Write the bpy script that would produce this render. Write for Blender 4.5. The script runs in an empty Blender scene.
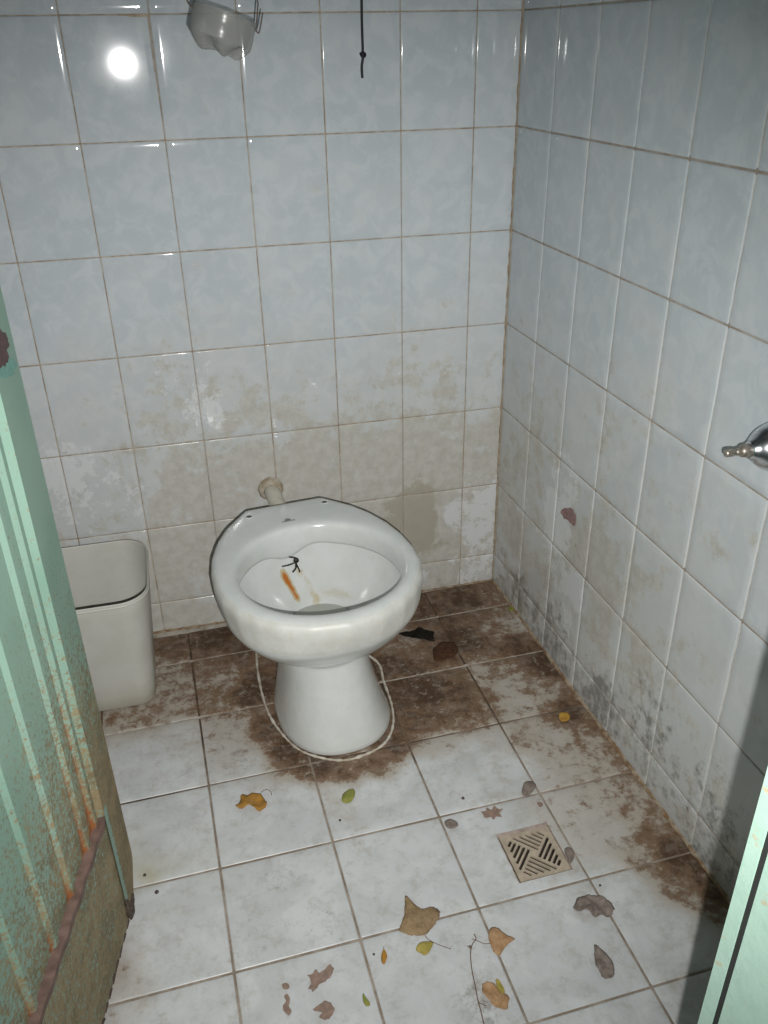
import bpy, bmesh, math, random
import numpy as np
from mathutils import Vector, Matrix
from mathutils import noise as mnoise
random.seed(7)
C = bpy.context.scene.collection
V = Vector

# ------------------------------------------------------------------ camera, light, exposure
CAM = np.array([-0.7077, -1.7471, 1.2340])
FPX = 855.2
R = np.array([[0.9700, -0.2427, -0.0162], [-0.1308, -0.4643, -0.8760], [0.2050, 0.8518, -0.4821]])
cd = bpy.data.cameras.new('camera'); cam = bpy.data.objects.new('camera', cd); C.objects.link(cam)
m = Matrix.Identity(4)
for r in range(3):
    m[r][0] = R[0][r]; m[r][1] = -R[1][r]; m[r][2] = -R[2][r]; m[r][3] = CAM[r]
cam.matrix_world = m
cd.sensor_fit = 'VERTICAL'; cd.sensor_height = 32.0; cd.lens = FPX * 32.0 / 1024.0
cd.clip_start = 0.02
bpy.context.scene.camera = cam

vs = bpy.context.scene.view_settings
vs.view_transform = 'Standard'; vs.look = 'None'; vs.gamma = 1; vs.use_curve_mapping = False
vs.exposure = 0.0

# the camera's own flash, a few centimetres from the lens
fl_pos = CAM + 0.020 * R[0] + 0.034 * R[1]
ld = bpy.data.lights.new('flash', 'SPOT'); lo = bpy.data.objects.new('flash', ld); C.objects.link(lo)
ld.energy = 85.0; ld.color = (1.0, 0.985, 0.955); ld.shadow_soft_size = 0.003
ld.spot_size = math.radians(92); ld.spot_blend = 0.95
lo.location = fl_pos
aim = V((-0.50, -0.30, 0.36)) - V(fl_pos)
lo.rotation_euler = aim.to_track_quat('-Z', 'Y').to_euler()

w = bpy.data.worlds.new('world'); bpy.context.scene.world = w; w.use_nodes = True
w.node_tree.nodes['Background'].inputs[0].default_value = (0.62, 0.82, 1.0, 1)
w.node_tree.nodes['Background'].inputs[1].default_value = 0.025


# ------------------------------------------------------------------ helpers
def ray(u, v):
    d = R.T @ np.array([(u - 384) / FPX, (v - 512) / FPX, 1.0]); return d / np.linalg.norm(d)

def on_floor(u, v, z=0.0):
    d = ray(u, v); s = (z - CAM[2]) / d[2]; return CAM + s * d

def on_back(u, v, y=0.0):
    d = ray(u, v); s = (y - CAM[1]) / d[1]; return CAM + s * d

SK = 0.0406                                     # the right wall runs slightly out of square
def on_right(u, v):
    d = ray(u, v); s = -(CAM[0] + SK * CAM[1]) / (d[0] + SK * d[1]); return CAM + s * d


class NT:
    def __init__(s, name):
        s.m = bpy.data.materials.new(name); s.m.use_nodes = True
        s.t = s.m.node_tree; s.n = s.t.nodes; s.n.clear()
        s.out = s.n.new('ShaderNodeOutputMaterial'); s.b = s.n.new('ShaderNodeBsdfPrincipled')
        s.t.links.new(s.b.outputs[0], s.out.inputs[0])
        s.geo = s.n.new('ShaderNodeNewGeometry')
    def _in(s, node, i, v):
        if isinstance(v, bpy.types.NodeSocket): s.t.links.new(v, node.inputs[i])
        elif v is not None:
            if isinstance(v, tuple) and len(v) == 3 and node.inputs[i].type == 'RGBA': v = (*v, 1)
            node.inputs[i].default_value = v
    def math(s, op, a, b=None, c=None, clamp=False):
        n = s.n.new('ShaderNodeMath'); n.operation = op; n.use_clamp = clamp
        s._in(n, 0, a); s._in(n, 1, b)
        if c is not None: s._in(n, 2, c)
        return n.outputs[0]
    def noise(s, scale, detail=4, rough=.55, vec=None, dist=0.0):
        n = s.n.new('ShaderNodeTexNoise'); n.inputs['Scale'].default_value = scale
        n.inputs['Detail'].default_value = detail; n.inputs['Roughness'].default_value = rough
        n.inputs['Distortion'].default_value = dist
        s.t.links.new(vec or s.geo.outputs['Position'], n.inputs['Vector']); return n.outputs['Fac']
    def smooth(s, v, a, b):
        n = s.n.new('ShaderNodeMapRange'); n.interpolation_type = 'SMOOTHSTEP'
        s._in(n, 0, v); n.inputs[1].default_value = a; n.inputs[2].default_value = b
        n.inputs[3].default_value = 0; n.inputs[4].default_value = 1; return n.outputs[0]
    def mix(s, f, a, b):
        n = s.n.new('ShaderNodeMix'); n.data_type = 'RGBA'
        s._in(n, 0, f); s._in(n, 6, a); s._in(n, 7, b); return n.outputs[2]
    def attr(s, name):
        a = s.n.new('ShaderNodeAttribute'); a.attribute_name = name
        x = s.n.new('ShaderNodeSeparateColor'); s.t.links.new(a.outputs['Color'], x.inputs[0])
        return x.outputs[0], x.outputs[1], x.outputs[2]
    def sep(s, v=None):
        x = s.n.new('ShaderNodeSeparateXYZ'); s.t.links.new(v or s.geo.outputs['Position'], x.inputs[0])
        return x.outputs
    def bump(s, h, strength=.3, dist=.001):
        n = s.n.new('ShaderNodeBump'); n.inputs['Strength'].default_value = strength
        n.inputs['Distance'].default_value = dist; s.t.links.new(h, n.inputs['Height'])
        s.t.links.new(n.outputs[0], s.b.inputs['Normal'])
    def set(s, **k):
        for a, v in k.items():
            s._in(s.b, {'col': 'Base Color', 'rough': 'Roughness', 'metal': 'Metallic', 'spec': 'Specular IOR Level',
                        'trans': 'Transmission Weight', 'alpha': 'Alpha', 'sss': 'Subsurface Weight', 'ior': 'IOR', 'coat': 'Coat Weight'}[a], v)
        return s.m


def simple(name, col, rough=.5, var=.12, scale=60, metal=0, bump=0, **k):
    t = NT(name); n = t.noise(scale, 5)
    dk = tuple(c * (1 - var) for c in col); lt = tuple(min(1, c * (1 + var)) for c in col)
    c = t.mix(t.smooth(n, .3, .7), dk, lt)
    if bump: t.bump(n, bump, .002)
    t.set(col=c, rough=rough, metal=metal, **k); return t.m


def finish(name, bm, mats, parent=None, smooth=False, autosm=None):
    me = bpy.data.meshes.new(name); bm.normal_update(); bm.to_mesh(me); bm.free()
    for mt in (mats if isinstance(mats, (list, tuple)) else [mats]): me.materials.append(mt)
    if smooth:
        me.polygons.foreach_set('use_smooth', [True] * len(me.polygons))
    o = bpy.data.objects.new(name, me); C.objects.link(o)
    if parent: o.parent = parent
    if autosm:
        sm = np.array([f.use_smooth for f in me.polygons])
        me.set_sharp_from_angle(angle=math.radians(autosm))
    return o

def tag(o, label, cat, group=None):
    o['label'] = label; o['category'] = cat
    if group: o['group'] = group
    return o

def empty(name, loc, label, cat, group=None):
    o = bpy.data.objects.new(name, None); C.objects.link(o); o.location = loc; o.empty_display_size = .02
    return tag(o, label, cat, group)

def struct(o): o['kind'] = 'structure'; return o

def to_local(o, root):
    """world-space mesh data -> parented under root keeping its place"""
    o.data.transform(Matrix.Translation(-root.location)); o.parent = root; return o

def box(bm, a, b, mi=0):
    x0, y0, z0 = a; x1, y1, z1 = b
    vs_ = [bm.verts.new(p) for p in ((x0,y0,z0),(x1,y0,z0),(x1,y1,z0),(x0,y1,z0),(x0,y0,z1),(x1,y0,z1),(x1,y1,z1),(x0,y1,z1))]
    for f in ((0,3,2,1),(4,5,6,7),(0,1,5,4),(1,2,6,5),(2,3,7,6),(3,0,4,7)):
        q = bm.faces.new([vs_[i] for i in f]); q.material_index = mi
    return vs_

def tube(bm, pts, rad, n=10, cap=True, mi=0):
    pts = [V(p) for p in pts]; rings = []
    rad = rad if isinstance(rad, (list, tuple)) else [rad] * len(pts)
    up = V((0, 0, 1)); prev = None
    for i, p in enumerate(pts):
        t = (pts[min(i + 1, len(pts) - 1)] - pts[max(i - 1, 0)]).normalized()
        a = prev if prev is not None else (V((1, 0, 0)) if abs(t.x) < .8 else V((0, 1, 0)))
        a = (a - t * a.dot(t)).normalized(); b = t.cross(a); prev = a
        rings.append([bm.verts.new(p + (a * math.cos(k * 2 * math.pi / n) + b * math.sin(k * 2 * math.pi / n)) * rad[i]) for k in range(n)])
    for r0, r1 in zip(rings, rings[1:]):
        for k in range(n):
            f = bm.faces.new((r0[k], r0[(k + 1) % n], r1[(k + 1) % n], r1[k])); f.smooth = True; f.material_index = mi
    if cap:
        bm.faces.new(rings[0][::-1]).material_index = mi; bm.faces.new(rings[-1]).material_index = mi
    return rings

def loft(bm, rings, close=True, cap0=False, cap1=False, smooth=True):
    vr = [[bm.verts.new(p) for p in r] for r in rings]
    n = len(vr[0])
    for a, b in zip(vr, vr[1:]):
        for k in range(n if close else n - 1):
            f = bm.faces.new((a[k], a[(k + 1) % n], b[(k + 1) % n], b[k])); f.smooth = smooth
    if cap0: bm.faces.new(vr[0][::-1])
    if cap1: bm.faces.new(vr[-1])
    return vr

def catmull(pts, per=6, closed=False):
    pts = [V(p) for p in pts]; out = []; n = len(pts)
    rng = range(n) if closed else range(n - 1)
    for i in rng:
        if closed: p0, p1, p2, p3 = pts[i - 1], pts[i], pts[(i + 1) % n], pts[(i + 2) % n]
        else: p0, p1, p2, p3 = pts[max(i - 1, 0)], pts[i], pts[i + 1], pts[min(i + 2, n - 1)]
        for k in range(per):
            t = k / per
            out.append(.5 * ((2 * p1) + (-p0 + p2) * t + (2 * p0 - 5 * p1 + 4 * p2 - p3) * t * t + (-p0 + 3 * p1 - 3 * p2 + p3) * t ** 3))
    if not closed: out.append(pts[-1])
    return out

def idw(P, ctrl, vals, power=3.0, eps=.012):
    ctrl = np.array(ctrl); vals = np.array(vals)
    d = np.sqrt(((P[:, None, :] - ctrl[None]) ** 2).sum(-1)) + eps
    wt = d ** -power
    return (wt @ vals) / wt.sum(1, keepdims=True)


# ------------------------------------------------------------------ materials for the room
def wall_mat():
    t = NT('wall_tile_glaze')
    g, dk, lime = t.attr('grime')
    n1 = t.noise(24, 6, .65, dist=.7); n2 = t.noise(45, 6, .65); n3 = t.noise(170, 4, .6); n4 = t.noise(7, 3)
    base = t.mix(t.smooth(n1, .42, .62), (.495, .555, .597), (.57, .62, .652))
    base = t.mix(t.math('MULTIPLY', t.smooth(n4, .4, .65), .4), base, (.60, .63, .65))
    # a thin dull film low on the wall, where water splashes
    base = t.mix(t.math('MULTIPLY', t.smooth(t.math('ADD', t.sep()[2], t.math('MULTIPLY', t.noise(6, 5, .7), .5)), 1.25, .35), .62), base, (.555, .56, .545))
    # beige grime, in patches with torn edges
    v = t.math('ADD', g, t.math('MULTIPLY', t.math('SUBTRACT', t.noise(18, 8, .72), .5), 1.3))
    gm = t.smooth(v, .31, .46)
    soft = t.math('MULTIPLY', t.smooth(v, -.1, .8), .55)
    gcol = t.mix(t.smooth(n2, .35, .65), (.42, .40, .34), (.53, .515, .465))
    c = t.mix(soft, base, (.56, .555, .52)); c = t.mix(t.math('MULTIPLY', gm, .72), c, gcol)
    c = t.mix(t.math('MULTIPLY', t.smooth(v, .72, .86), .75), c, (.365, .335, .27))
    # pale limescale left where grime flaked off
    vl = t.math('ADD', lime, t.math('MULTIPLY', t.math('SUBTRACT', t.noise(30, 8, .75), .5), 1.8))
    lm = t.smooth(vl, .52, .62)
    c = t.mix(t.math('MULTIPLY', lm, .8), c, (.67, .69, .70))
    # dark mould scuffs
    vd = t.math('ADD', dk, t.math('MULTIPLY', t.math('SUBTRACT', t.noise(38, 9, .8), .5), 1.7))
    dm = t.smooth(vd, .48, .75)
    c = t.mix(t.math('MULTIPLY', dm, .75), c, (.16, .155, .135))
    sp = t.math('MULTIPLY', t.smooth(n3, .70, .76), .35)
    c = t.mix(t.math('MULTIPLY', sp, t.smooth(g, .1, .6)), c, (.30, .24, .17))
    # tile seen through a thin film: rougher where dirty
    r = t.math('ADD', .052, t.math('MULTIPLY', t.math('MAXIMUM', t.smooth(v, .22, .7), dm), .5))
    t.bump(t.math('ADD', t.noise(9, 2), t.math('MULTIPLY', t.math('MULTIPLY', gm, n2), .35)), .015, .004)
    return t.set(col=c, rough=r, spec=.5)

def floor_mat():
    t = NT('floor_tile_glaze')
    br, speck, wet = t.attr('grime')
    n1 = t.noise(11, 5, .6, dist=.8); n2 = t.noise(34, 10, .76); n3 = t.noise(120, 5, .7); n5 = t.noise(60, 8, .75)
    base = t.mix(t.smooth(n1, .35, .68), (.53, .55, .56), (.62, .64, .65))
    v = t.math('ADD', br, t.math('MULTIPLY', t.math('SUBTRACT', n2, .5), 1.35))
    light = t.math('MAXIMUM', t.math('MULTIPLY', t.smooth(v, .05, .55), .8), t.smooth(br, .10, .55)); mid = t.smooth(v, .41, .62); dark = t.smooth(v, .60, .92)
    c = t.mix(t.math('MULTIPLY', light, .78), base, (.36, .30, .225))
    c = t.mix(t.math('MULTIPLY', mid, .85), c, (.155, .080, .036))
    c = t.mix(t.math('MULTIPLY', dark, .9), c, (.060, .030, .014))
    # lime crust left on top of the brown stain
    cr = t.math('MULTIPLY', t.smooth(n5, .555, .60), t.smooth(t.noise(9, 3), .46, .56))
    cr = t.math('MULTIPLY', cr, t.smooth(br, .2, .45))
    c = t.mix(t.math('MULTIPLY', cr, .62), c, (.40, .355, .29))
    # scuffs and black specks
    sm = t.math('ADD', speck, t.math('MULTIPLY', t.math('SUBTRACT', t.noise(48, 9, .82), .5), 1.9))
    c = t.mix(t.math('MULTIPLY', t.smooth(sm, .50, .95), .75), c, (.16, .13, .10))
    pin = t.math('MULTIPLY', t.smooth(n3, .735, .77), .7)
    c = t.mix(t.math('MULTIPLY', t.smooth(t.noise(26, 9, .82), .47, .66), .42), c, (.33, .295, .25))
    c = t.mix(pin, c, (.10, .085, .07))
    c = t.mix(t.math('MULTIPLY', wet, .8), c, (.40, .36, .16))
    r = t.math('ADD', .30, t.math('MULTIPLY', light, .30))
    t.bump(t.math('ADD', t.math('MULTIPLY', mid, t.math('ADD', .4, n5)), t.math('MULTIPLY', cr, .5)), .35, .0012)
    return t.set(col=c, rough=r, spec=.4)

M_wall = wall_mat(); M_floor = floor_mat()

def grout_mat(name, a, b, scale=25):
    t = NT(name); n = t.noise(scale, 6, .7)
    c = t.mix(t.smooth(n, .38, .62), a, b); t.bump(t.noise(300, 3), .3, .001)
    return t.set(col=c, rough=.85)
M_gr_rust = grout_mat('rust_stained_grout', (.46, .40, .32), (.27, .195, .125))
M_gr_tan = grout_mat('tan_grout', (.42, .38, .33), (.30, .25, .20))
M_gr_white = grout_mat('white_grout', (.72, .71, .68), (.52, .50, .46), 12)
def floor_grout():
    t = NT('floor_grout'); n = t.noise(22, 6, .7); P = t.sep()
    far = t.smooth(t.math('ADD', P[1], t.math('MULTIPLY', t.math('SUBTRACT', t.noise(6, 2), .5), .5)), -.62, -.42)
    near = t.mix(t.smooth(n, .35, .6), (.36, .31, .26), (.22, .175, .135))
    fr = t.mix(t.smooth(n, .45, .6), (.12, .075, .04), (.045, .035, .025))
    t.bump(t.noise(250, 4), .5, .0015)
    return t.set(col=t.mix(far, near, fr), rough=.8)
M_gr_floor = floor_grout()
M_gr_fl_white = grout_mat('pale_floor_grout', (.50, .47, .42), (.30, .25, .19), 30)
M_plaster = simple('wall_plaster', (.62, .61, .57), .85, .06, 8)
M_concrete = simple('concrete_slab', (.33, .31, .28), .9, .2, 20)


# ------------------------------------------------------------------ tiled surfaces
def axis_cells(a, b, res, extra=()):
    """grid coordinates over one tile edge a..b with tight loops for its rounded border"""
    e = .0022; g = [a, a + .0007, a + e]
    n = max(2, int((b - a - 2 * e) / res)); g += [a + e + (b - a - 2 * e) * k / n for k in range(1, n)]
    g += [b - e, b - .0007, b]
    g += [x for x in extra if a + e < x < b - e]
    return sorted(g)

def drop(c, a, b):
    d = min(c - a, b - c)
    return -.0014 if d < .0003 else (-.0004 if d < .001 else 0.0)

def tiled(name, us, vs_, mp, nrm, mat, grime, grout_u, grout_v, gap=.0013, res=.011, hole=None, tilts=None, lift=.0006):
    """us, vs_: tile line positions; mp(u,v) -> world point on the wall plane; nrm: outward normal.
    ONE mesh: every glazed tile plus the grout strips between them."""
    verts = []; faces = []; mi = []
    for i in range(len(us) - 1):
        for j in range(len(vs_) - 1):
            a, b, c, d = us[i] + gap, us[i + 1] - gap, vs_[j] + gap, vs_[j + 1] - gap
            if b - a < .01 or d - c < .01: continue
            hx = hole[:2] if hole else (); hy = hole[2:] if hole else ()
            gu = axis_cells(a, b, res, hx); gv = axis_cells(c, d, res, hy)
            rnd = random.Random(i * 131 + j * 17 + len(name))
            tu, tv = rnd.uniform(-.004, .004), rnd.uniform(-.004, .004); l0 = rnd.uniform(0, lift)
            if tilts and (i, j) in tilts: tu, tv = tilts[(i, j)]
            base = len(verts)
            for v in gv:
                for u in gu:
                    p = mp(u, v); h = drop(u, a, b) + drop(v, c, d) + l0 + tu * (u - (a + b) / 2) + tv * (v - (c + d) / 2)
                    h = max(h, -.0026)
                    verts.append(tuple(p[k] + nrm[k] * h for k in range(3)))
            nu = len(gu)
            for y in range(len(gv) - 1):
                for x in range(nu - 1):
                    if hole:
                        cx, cy = (gu[x] + gu[x + 1]) / 2, (gv[y] + gv[y + 1]) / 2
                        if hole[0] < cx < hole[1] and hole[2] < cy < hole[3]: continue
                    k = base + y * nu + x
                    faces.append((k, k + 1, k + nu + 1, k + nu)); mi.append(0)
    nt = len(verts)
    def strip(u0, u1, v0, v1, m_, h):
        k = len(verts)
        for (u, v) in ((u0, v0), (u1, v0), (u1, v1), (u0, v1)):
            p = mp(u, v); verts.append(tuple(p[q] + nrm[q] * h for q in range(3)))
        faces.append((k, k + 1, k + 2, k + 3)); mi.append(m_)
    for j, v in enumerate(vs_):
        strip(us[0], us[-1], v - .004, v + .004, grout_v(j), -.0011)
    for i, u in enumerate(us):
        strip(u - .004, u + .004, vs_[0], vs_[-1], grout_u(i), -.00125)
    me = bpy.data.meshes.new(name); me.from_pydata(verts, [], faces)
    me.polygons.foreach_set('material_index', mi)
    me.polygons.foreach_set('use_smooth', [x == 0 for x in mi])
    # orient
    me.update()
    n0 = me.polygons[0].normal
    if n0.dot(V(nrm)) < 0: me.flip_normals()
    P = np.array(verts); col = np.zeros((len(verts), 4)); col[:, 3] = 1
    col[:, :3] = grime(P)
    at = me.color_attributes.new('grime', 'FLOAT_COLOR', 'POINT'); at.data.foreach_set('color', col.ravel())
    for mt in mat: me.materials.append(mt)
    o = bpy.data.objects.new(name, me); C.objects.link(o); return struct(o)

# grime surveyed on the surfaces (beige/brown, dark, lime) at spots named by where the photo shows them
back_s = [(100,300,.05,0,0),(20,300,.0,0,0),(100,390,.25,0,.1),(160,400,.35,0,.4),(230,400,.35,0,.3),(210,405,.35,0,.7),(330,380,.25,0,.1),(400,380,.35,0,.3),
 (440,390,.35,0,.3),(480,380,.3,0,.4),(100,480,.3,0,.5),(70,470,.2,0,.7),(130,500,.3,0,.5),(180,490,.55,0,.05),(240,470,.5,0,0),(300,470,.6,0,.1),(350,450,.5,0,.1),(430,450,.5,0,.1),
 (480,440,.45,0,.1),(180,560,.55,0,.25),(415,505,1.1,0,0),(428,520,1.1,0,-.3),(420,535,1,0,-.3),(440,545,.8,0,-.1),(450,515,.2,0,.8),(470,530,.3,0,.7),(490,500,.35,0,.7),(480,555,.4,0,.6),(455,560,.5,0,.5),(430,575,.4,.25,.4),
 (470,570,.4,.2,.6),(150,200,0,0,0),(400,250,.1,0,0),(490,200,.05,0,.0),(300,300,.1,0,0),(480,330,.2,0,.1),(200,590,.4,0,.3),(180,618,.6,.25,.3),(440,585,.7,.4,.3),(120,60,0,0,0),(300,60,0,0,0),
 (450,60,0,0,0),(260,350,.2,0,.1),(60,400,.15,0,.3),(340,350,.1,0,0),(150,440,.35,0,.1),(280,410,.4,0,.3),(380,480,.5,0,.1)]
right_s = [(540,480,.4,.05,.1),(580,555,.8,.1,0),(600,600,.55,.15,.1),(540,570,.4,.3,.4),(515,540,.55,.2,.1),(640,650,.35,.3,.1),(600,450,.25,0,0),(700,400,.12,0,0),(600,300,.12,0,0),
 (700,600,.25,.05,.1),(700,200,.05,0,0),(560,200,.05,0,0),(560,530,.3,0,.9),(553,505,.3,0,.8),(577,590,.2,.1,.9),(570,485,.3,0,.5),(505,560,.4,.5,.2),(520,590,.3,.7,.1),(505,577,.3,.5,.2),(530,615,.3,.6,.3),
 (555,640,.3,.65,.2),(560,618,.2,.55,.5),(595,655,.2,.4,.3),(600,690,.2,.75,.3),(650,730,.3,.6,.2),(645,690,.3,.55,.1),(620,640,.3,.3,.1),(590,630,.4,.35,.2),(700,790,.3,.55,.3),(685,755,.3,.45,.1),(720,860,.3,.6,.2),
 (740,700,.2,.15,.1),(700,680,.3,.2,.1),(740,620,.15,0,.1),(600,500,.35,.02,0),(650,520,.25,0,0),(520,400,.3,0,.1),(530,440,.4,.02,.3),(520,330,.2,0,.2),(560,330,.15,0,0),(620,560,.4,.1,0),(660,600,.3,.15,0),(750,300,.05,0,0)]
floor_s = [(465,600,.9,.1,0),(440,595,.75,.1,0),(490,590,.7,.1,0),(430,612,.8,.2,0),(215,640,.95,.1,0),(240,648,.8,.1,0),(175,645,.75,.3,0),(165,668,.45,.2,0),(130,710,.5,.2,0),(180,690,.5,.2,0),(150,715,.55,.3,0),(225,680,.5,.3,0),
 (252,690,.95,.1,0),(210,700,.6,.1,0),(225,660,.65,.2,0),(235,730,.40,.6,0),(240,755,.34,.6,0),(170,665,.6,.3,0),(150,690,.5,.2,0),(268,730,.85,.1,0),(285,752,.9,.1,0),(318,767,.95,.1,0),(345,775,.7,.1,0),(375,768,.7,.1,0),(400,745,.85,.1,0),(390,700,.85,.1,0),(180,735,.26,.5,0),(170,780,.05,.5,0),(140,760,.08,.3,0),(120,800,.05,.1,0),
 (250,765,.2,.55,0),(500,600,.6,.1,0),(490,630,.55,.1,0),(520,622,.4,.1,0),(465,640,.95,.1,0),(405,640,.55,.1,0),(395,668,.85,.1,0),(440,660,.7,.1,0),(430,690,.95,.1,0),(420,720,.8,.1,0),(470,715,.7,.1,0),(460,690,.8,.1,0),
 (510,685,.4,.1,0),(545,665,.95,.1,0),(540,690,.5,.1,0),(570,715,.9,.1,0),(525,705,.4,.1,0),(500,665,.6,.1,0),(515,645,.8,.1,0),(480,672,.45,.1,0),(590,725,.6,.1,0),(555,735,.40,.1,0),(560,760,.42,.1,0),(520,740,.5,.1,0),
 (600,790,.42,.1,0),(640,770,.6,.1,0),(630,800,.5,.1,0),(660,820,.55,.1,0),(610,830,.35,.1,0),(560,800,.35,.1,0),(670,850,.85,.1,0),(690,858,.9,.1,0),(640,860,.5,.1,0),(690,890,.6,.1,0),(620,885,.1,.1,0),
 (710,880,.8,.1,0),(680,930,.15,.1,0),(630,920,.08,.1,0),(450,775,.05,.45,0),(430,745,.4,.3,0),(420,770,.02,.5,0),(480,755,.15,.1,0),(500,740,.3,.1,0),(515,770,.1,.1,0),(400,800,.0,.35,0),(370,790,.05,.3,0),(340,790,.25,.2,0),(540,920,.02,.15,0),(540,980,.0,.1,0),
 (480,830,.0,.1,0),(430,860,.0,.15,0),(380,870,.0,.1,0),(300,890,.02,.3,0),(280,880,.05,.55,0),(330,930,.05,.5,0),(250,940,.05,.5,0),(200,930,.03,.4,0),(150,900,.0,.1,0),(140,985,.3,.3,0),(115,975,.45,.2,0),(160,960,.1,.2,0),(180,1000,.05,.1,0),
 (300,1000,.05,.25,0),(420,1000,.02,.2,0),(480,1000,.05,.65,0),(470,940,.05,.45,0),(260,830,.02,.25,0),(300,800,.05,.3,0),(290,840,.02,.45,0),(170,840,.02,.25,0),(150,874,.05,.3,.75),(158,866,.0,.3,.2),(135,890,.0,.1,.1),(170,885,0,0,0),(230,810,.03,.35,0),(600,1000,.0,.0,0),(600,750,.5,.1,0)]
def sampler(ss, fn, ax, power=3.2, eps=.010):
    P0 = [tuple(fn(s[0], s[1])[k] for k in ax) for s in ss]; vals = [s[2:] for s in ss]
    def g(P): return idw(P[:, list(ax)], P0, vals, power, eps)
    return g

# back wall (y = 0, facing -y)
bu = [-1.2] + [-(.09 + i * .149) for i in range(7, -1, -1)] + [0.0]
bu = sorted(set([round(x, 5) for x in bu]))
bv = [0.0] + [.0815 + .2 * k for k in range(0, 12)] + [2.4]
seed_t = {}
ti = [i for i in range(len(bu) - 1) if bu[i] < -.80 < bu[i + 1]]
tj = [j for j in range(len(bv) - 1) if bv[j] < 1.18 < bv[j + 1]]
# the tile that throws the flash straight back sits a touch out of true
seed_t[(ti[0], tj[0])] = (-.0235, -.0060)
wall_back = tiled('wall_back', bu, bv, lambda u, v: (u, 0, v), (0, -1, 0), [M_wall, M_gr_rust, M_gr_tan],
                  sampler(back_s, on_back, (0, 2)), lambda i: 2 if i % 3 == 1 else 1, lambda j: 1, gap=.0009, tilts=seed_t)
# right wall (x = SK*|y|, facing -x)
nr = V((-1, -SK, 0)).normalized()
ru = sorted([0.0] + [-(.1523 + i * .1459) for i in range(0, 9)] + [-1.46])
wall_right = tiled('wall_right', ru, bv, lambda u, v: (-u * SK, u, v), tuple(nr), [M_wall, M_gr_rust, M_gr_white, M_gr_tan],
                   sampler(right_s, on_right, (1, 2)), lambda i: 2 if i < len(ru) - 1 else 1, lambda j: 3, gap=.0014)
# left wall, behind the open door
lu = sorted([0.0] + [-(.15 * i) for i in range(1, 10)] + [-1.46])
wall_left = tiled('wall_left', lu, bv, lambda u, v: (-1.2, u, v), (1, 0, 0), [M_wall, M_gr_rust],
                  lambda P: np.stack([np.clip(.6 - P[:, 2], 0, .6), P[:, 0] * 0 + .02, P[:, 0] * 0 + .1], 1), lambda i: 1, lambda j: 1, gap=.0012, res=.05)
# floor (z = 0); the tile grid is turned about a degree against the walls
FT = -.0309
fx = sorted([.16] + [-(.1884 + a * .1976) for a in range(-1, 6)] + [-1.24])
fx = [-1.24] + sorted([-(.1884 + a * .1976) for a in range(0, 6) if .1884 + a * .1976 < 1.22]) + [.10]
fy = [-1.62] + sorted([-(.1131 + b * .1945) for b in range(0, 8)]) + [0.0]
fy = sorted(set(fy))
DR = (-.3038, -.2060, -.8670, -.7630)                 # drain opening in grid coordinates
wall_x_at = lambda y: SK * abs(y)
def fmap(u, v):
    x = u + FT * v; y = v + .0252 * u * (1 if v < -.0001 else 0)
    return (min(x, wall_x_at(y) + .002), min(y, 0.0), 0.0)
floor = tiled('floor', fx, fy, fmap, (0, 0, 1), [M_floor, M_gr_floor, M_gr_fl_white], sampler(floor_s, on_floor, (0, 1), 3.4, .008),
              lambda i: 1, lambda j: 2 if fy[j] > -.34 else 1, gap=.0019, res=.011, hole=DR, lift=.0008)

# the masonry behind the tiles, the slab, ceiling and the front wall with its doorway
def solid(name, a, b, mat):
    bm = bmesh.new(); box(bm, a, b); return struct(finish(name, bm, mat))
bm = bmesh.new()
for ob, lst in ((wall_back, [((-1.3, .0045, -.1), (.12, .1, 2.42))]),):
    pass
bm.free()
def thicken(o, boxes, mat):
    """adds the solid wall core to the tiled face, same object"""
    bm = bmesh.new(); bm.from_mesh(o.data); idx = len(o.data.materials); o.data.materials.append(mat)
    for pts in boxes:
        vv = [bm.verts.new(p) for p in pts]
        for f in ((0,3,2,1),(4,5,6,7),(0,1,5,4),(1,2,6,5),(2,3,7,6),(3,0,4,7)):
            q = bm.faces.new([vv[i] for i in f]); q.material_index = idx
    bm.to_mesh(o.data); bm.free()
def bx8(x0, x1, y0, y1, z0, z1): return [(x0,y0,z0),(x1,y0,z0),(x1,y1,z0),(x0,y1,z0),(x0,y0,z1),(x1,y0,z1),(x1,y1,z1),(x0,y1,z1)]
thicken(wall_back, [bx8(-1.32, .12, .003, .12, 0, 2.4)], M_plaster)
sk = lambda x, y: (x + SK * abs(y) if y < 0 else x, y)
def skbox(o, x0, x1, y0, y1, z0, z1):
    return [(*sk(x0, y0), z0), (*sk(x1, y0), z0), (*sk(x1, y1), z0), (*sk(x0, y1), z0), (*sk(x0, y0), z1), (*sk(x1, y0), z1), (*sk(x1, y1), z1), (*sk(x0, y1), z1)]
thicken(wall_right, [skbox(0, .003, .12, -1.463, 0.003, 0, 2.4)], M_plaster)
thicken(wall_left, [bx8(-1.32, -1.203, -1.463, .003, 0, 2.4)], M_plaster)
thicken(floor, [bx8(-1.32, .2, -1.62, .12, -.14, -.06)], M_concrete)
solid('ceiling', (-1.32, -1.55, 2.4), (.2, .12, 2.5), M_plaster)
# front wall with the doorway
bm = bmesh.new()
box(bm, (-1.32, -1.54, 0), (-1.125, -1.463, 2.4)); box(bm, (-.36, -1.54, 0), (.2, -1.463, 2.4)); box(bm, (-1.125, -1.54, 2.02), (-.36, -1.463, 2.4))
wf = struct(finish('wall_front', bm, M_plaster))

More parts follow.
